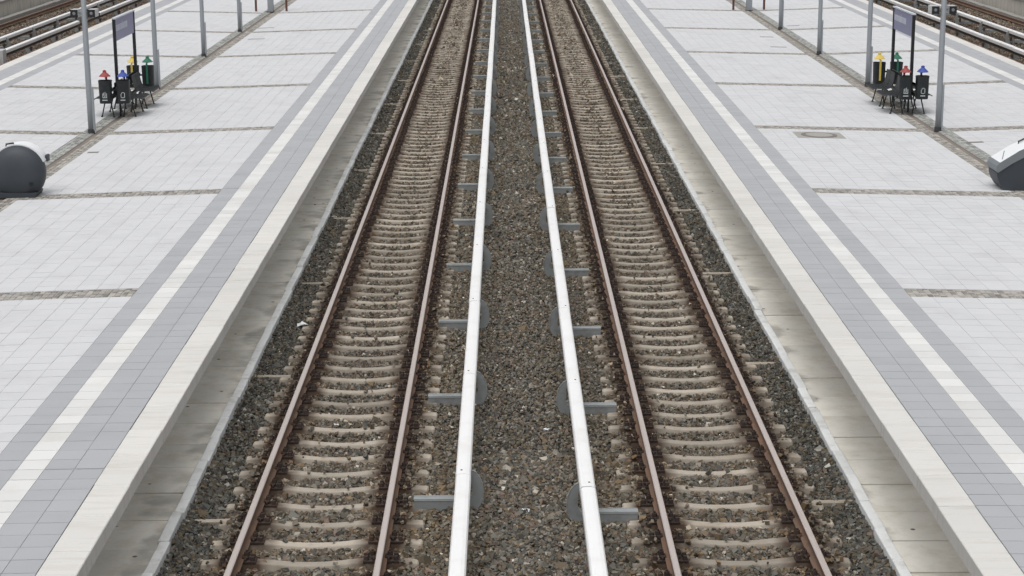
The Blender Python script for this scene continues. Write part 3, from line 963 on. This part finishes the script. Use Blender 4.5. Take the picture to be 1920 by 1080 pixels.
def bin_meshes():
    mb = MB()
    # rounded-square drum, slightly tapered
    def ring(hw, z, hd):
        pts = []
        for k in range(20):
            a = 2 * math.pi * k / 20
            c, s_ = math.cos(a), math.sin(a)
            e = 0.55
            pts.append((hw * math.copysign(abs(c) ** e, c), hd * math.copysign(abs(s_) ** e, s_), z))
        return pts
    rings = [ring(0.136, 0.0, 0.11), ring(0.147, 0.02, 0.12), ring(0.153, 0.50, 0.128), ring(0.157, 0.53, 0.132), ring(0.157, 0.555, 0.132), ring(0.142, 0.555, 0.117), ring(0.138, 0.40, 0.112)]
    V = [p for r in rings for p in r]; F = []
    for i in range(len(rings) - 1):
        for k in range(20):
            k2 = (k + 1) % 20
            F.append((i * 20 + k, i * 20 + k2, (i + 1) * 20 + k2, (i + 1) * 20 + k))
    F.append(tuple(range(19, -1, -1))); F.append(tuple(range(6 * 20, 7 * 20)))
    mb.poly(V, F)
    body = mb.mesh('body', 'bin_body')
    lids, poles = {}, {}
    for c in ('red', 'blue', 'yellow', 'green'):
        k = MB()
        k.tube([(0, 0, 0.645), (0, 0, 0.65), (0, 0, 0.70), (0, 0, 0.745), (0, 0, 0.765)], [0.136, 0.142, 0.092, 0.045, 0.04], 14)
        k.tube([(0, 0, 0.765), (0, 0, 0.785), (0, 0, 0.80)], [0.044, 0.044, 0.02], 10)
        lids[c] = k.mesh('lid', 'lid_' + c, False)
        k = MB()
        k.box(-0.024, 0.024, 0.134, 0.152, 0.10, 0.62)
        k.box(-0.014, 0.014, 0.0, 0.152, 0.622, 0.642)
        poles[c] = k.mesh('lid_bar', 'lid_' + c)
    # pictogram on the front: a small pail with arrows over a line of print
    k = MB(); y0, y1 = -0.1300, -0.1270
    def bar(x0, x1, z0, z1):
        k.box(x0, x1, y0, y1, z0, z1)
    bar(-0.052, -0.038, 0.14, 0.25); bar(0.038, 0.052, 0.14, 0.25); bar(-0.037, 0.037, 0.14, 0.154)
    bar(-0.030, -0.016, 0.20, 0.27); bar(0.004, 0.018, 0.175, 0.285); bar(-0.012, 0.0, 0.16, 0.19)
    bar(-0.062, 0.062, 0.075, 0.098)
    pic_a = k.mesh('pictogram', 'pictogram')
    k = MB()
    bar(-0.050, -0.036, 0.15, 0.235); bar(0.036, 0.050, 0.15, 0.26); bar(-0.035, 0.035, 0.137, 0.152); bar(-0.018, 0.030, 0.262, 0.275); bar(-0.034, -0.020, 0.236, 0.262)
    bar(-0.060, 0.055, 0.075, 0.098)
    pic_b = k.mesh('pictogram', 'pictogram')
    return body, lids, poles, (pic_a, pic_b)
BODY, LIDS, POLES, PICS = bin_meshes()
STRUT = {}
def waste_bin(x, y, z, colour, front, lab, group, pic, px):
    t = thing('waste_bin', lab, 'waste bin', (x, y, z), 0 if front < 0 else math.pi, group)
    link('body', BODY, t); link('lid', LIDS[colour], t); link('lid_bar', POLES[colour], t); link('pictogram', PICS[pic], t)
    # bracket to the sign post
    dx = (px - x) * (1 if front < 0 else -1)
    mb = MB(); a, b = sorted((dx, math.copysign(0.13, dx)))
    if b - a > 0.02:
        mb.box(a, b, 0.02, 0.06, 0.30, 0.34)
    mb.box(dx - 0.03, dx + 0.03, 0.02, 0.40, 0.345, 0.375)
    link('holder', mb.mesh('holder', 'black_metal'), t)
for side, px, near, far in (('left', -9.67, ((-9.875, 43.6, 'red', 0), (-9.44, 43.6, 'blue', 1)), ((-9.83, 46.72, 'yellow', 0), (-9.445, 46.72, 'green', 1))),
                            ('right', 9.57, ((9.345, 43.42, 'red', 0), (9.755, 43.42, 'blue', 1)), ((9.325, 46.42, 'yellow', 1), (9.765, 46.42, 'green', 0)))):
    for x, y, c, p in near:
        waste_bin(x, y, 1.225, c, -1, 'black waste bin with %s umbrella lid and white pictogram, %s platform' % (c, side), 'waste bins at the %s sign' % side, p, px)
    for x, y, c, p in far:
        waste_bin(x, y, 1.215, c, 1, 'black waste bin with %s umbrella lid at far end of benches, %s platform' % (c, side), 'waste bins at the %s sign' % side, p, px)

# ------------------------------------------------------------------ grit bins at the picture edges
def arc(r, a0, a1, n, cx=0.0, cz=0.0):
    return [(cx + r * math.cos(math.radians(a0 + (a1 - a0) * k / n)), cz + r * math.sin(math.radians(a0 + (a1 - a0) * k / n))) for k in range(n + 1)]
def grit_left(x, y, z):
    t = thing('grit_bin', 'round dark grey grit bin with pale lid, cut by left picture edge', 'grit bin', (x, y, z))
    # ball-like body: the round profile swells towards both faces and stands on a flat foot
    N = 40
    rings = []
    for q in (-0.30, -0.285, -0.25, -0.19, -0.10, 0.0, 0.10, 0.20, 0.28, 0.30):
        k = max(0.03, (1 - (abs(q) / 0.302) ** 2.6)) ** (1 / 2.4)
        ring = []
        for a in range(N):
            c, s_ = math.cos(2 * math.pi * a / N), math.sin(2 * math.pi * a / N)
            ring.append((0.50 * k * c, 0.26 + q, max(0.0, 0.447 + 0.503 * k * s_ * (1.08 if s_ < 0 else 1.0))))
        rings.append(ring)
    mb = MB(); V = [p for g_ in rings for p in g_]; F = []
    for i in range(len(rings) - 1):
        for a in range(N):
            b = (a + 1) % N
            F.append((i * N + a, i * N + b, (i + 1) * N + b, (i + 1) * N + a))
    F.append(tuple(range(N - 1, -1, -1))); F.append(tuple(range((len(rings) - 1) * N, len(rings) * N)))
    mb.poly(V, F)
    mb.prism_y([(-0.34, 0.0), (0.34, 0.0), (0.37, 0.09), (-0.37, 0.09)], 0.0, 0.50)
    link('body', mb.mesh('body', 'grit_body', True), t)
    sh = arc(0.525, 22, 158, 22, 0, 0.448) + arc(0.503, 158, 22, 22, 0, 0.448)
    mb = MB(); n = 23
    V = [(a, 0.22, b) for a, b in sh] + [(a, 0.60, b) for a, b in sh]
    F = []
    for i in range(n - 1):
        j = 2 * n - 1 - i
        F.append((i, i + 1, j - 1, j)); F.append((2 * n + i + 1, 2 * n + i, 2 * n + j, 2 * n + j - 1))
    for i in range(2 * n):
        j = (i + 1) % (2 * n)
        F.append((i, 2 * n + i, 2 * n + j, j))
    mb.poly(V, F)
    link('lid', mb.mesh('lid', 'grit_lid'), t)
    link('latch', MB().box(0.465, 0.515, 0.40, 0.56, 0.62, 0.74, 0, 0.01).mesh('latch', 'grit_body'), t)
    link('handle', MB().tube([(-0.22, 0.3, 0.92), (-0.22, 0.3, 0.965), (-0.08, 0.3, 0.985), (-0.08, 0.3, 0.955)], 0.018, 6).mesh('handle', 'black_metal'), t)
    link('drain_plug', MB().tube([(0.28, -0.02, 0.26), (0.28, 0.06, 0.26)], 0.035, 10).mesh('drain_plug', 'black_metal'), t)
grit_left(-9.36, 33.30, 0.842)

def grit_right(x, y, z):
    t = thing('grit_bin', 'angular dark grey grit bin with pale sloping lid, cut by right picture edge', 'grit bin', (x, y, z))
    body = [(-0.43, 0.0), (0.46, 0.0), (0.62, 0.34), (0.60, 0.74), (-0.04, 0.66), (-0.35, 0.50), (-0.61, 0.335), (-0.605, 0.27), (-0.56, 0.15), (-0.48, 0.03)]
    mb = MB(); mb.prism_y(body, 0.0, 0.62)
    link('body', mb.mesh('body', 'grit_body'), t)
    rim = [(-0.60, 0.342), (-0.35, 0.508), (-0.045, 0.672), (0.615, 0.752), (0.60, 0.95), (0.10, 0.90), (-0.22, 0.755), (-0.57, 0.535), (-0.625, 0.47), (-0.635, 0.385)]
    mb = MB(); mb.prism_y(rim, -0.02, 0.66, [0, 0, 0, 0, 1, 1, 1, 0, 0, 0])
    link('lid', mb.mesh('lid', ['grit_rim', 'grit_lid']), t)
    link('handle', MB().tube([(-0.10, 0.50, 0.80), (-0.10, 0.52, 0.845), (0.10, 0.52, 0.94), (0.10, 0.50, 0.89)], 0.018, 6).mesh('handle', 'black_metal'), t)
    a = Vector((-0.50, 0.10, 0.59)); b = Vector((-0.36, 0.45, 0.672))
    link('hinge_strip', MB().tube([(-0.50, 0.10, 0.579), (-0.36, 0.50, 0.667)], 0.010, 6).mesh('hinge_strip', 'grit_rim'), t)
grit_right(9.53, 33.36, 0.842)

# ------------------------------------------------------------------ covers let into the paving
def flat(name, lab, cat, x, y, zf, w, h, mat, dz=0.004, parts=()):
    z = float(zf(x))
    sl = -math.atan2(float(zf(x + .2)) - float(zf(x - .2)), .4)
    o = link(name, None, None, (x, y, z), (0, sl, 0))
    o['label'] = lab; o['category'] = cat
    link('frame', MB().box(-w / 2, w / 2, -h / 2, h / 2, -0.008, dz).mesh('frame', mat), o)
    for nm, me in parts:
        link(nm, me, o)
    return o
ringm = MB().tube([(0, 0, 0.0042), (0, 0, 0.010)], 0.40, 28).mesh('ring', 'manhole_iron')
lidm = MB().tube([(0, 0, 0.0102), (0, 0, 0.014)], 0.30, 28).mesh('lid', 'manhole_frame')
flat('manhole_cover', 'round iron manhole cover in a square frame on right platform', 'manhole', 6.70, 39.85, zR, 1.06, 0.86, 'manhole_frame', 0.004, (('ring', ringm), ('lid', lidm)))
flat('access_panel', 'pale access panel let into the cobble strip on left platform', 'access panel', -6.35, 57.62, zL, 0.98, 0.40, 'light_tile', 0.006)
k = 0
for x, y, w, zf, sd, lab in ((-9.0, 66.7, .6, zL, 'left', 'farther slot drain beside gutter on left platform'), (-8.8, 62.6, .57, zL, 'left', 'nearer slot drain beside gutter on left platform'),
                             (-9.09, 38.5, .24, zL, 'left', 'small dark drain slot near grit bin on left platform'), (8.68, 62.2, .46, zR, 'right', 'farther slot drain track side of gutter on right platform'),
                             (8.6, 58.9, .52, zR, 'right', 'nearer slot drain track side of gutter on right platform'), (10.2, 66.2, .46, zR, 'right', 'slot drain beyond gutter on right platform'),
                             (9.98, 39.1, .34, zR, 'right', 'small dark drain slot near grit bin on right platform')):
    flat('slot_drain', lab, 'drain', x, y, zf, w, 0.16, 'manhole_iron', 0.003)

# ------------------------------------------------------------------ litter on the ballast
def scrap(x, y, z, r, lab):
    mb = MB()
    n = 9
    V = [(random.uniform(-r, r) * 1.2, random.uniform(-r, r), random.uniform(0, r * 0.8)) for _ in range(n)]
    F = [(0, 1, 2), (1, 3, 2), (2, 3, 4), (3, 5, 4), (4, 5, 6), (5, 7, 6), (6, 7, 8), (0, 2, 8)]
    mb.poly(V, F)
    o = link('paper_scrap', mb.mesh('paper_scrap', 'paper'), None, (x, y, z))
    o['label'] = lab; o['category'] = 'litter'; o['group'] = 'paper scraps on the ballast'
scrap(-3.47, 27.75, -0.215, 0.085, 'crumpled white paper scrap on ballast left of the left track')
scrap(-2.48, 22.62, -0.205, 0.030, 'tiny white paper scrap between the rails of the left track')
scrap(0.26, 22.3, -0.20, 0.045, 'white paper scrap on ballast between the two white third rails, farther one')
scrap(-0.04, 19.35, -0.20, 0.055, 'whitish paper scrap on ballast between the two white third rails, nearer one')
scrap(3.23, 20.9, -0.215, 0.032, 'tiny white paper scrap beside the right rail of the right track')
scrap(3.74, 17.56, -0.215, 0.05, 'small white paper scrap against the right kerb at bottom edge')
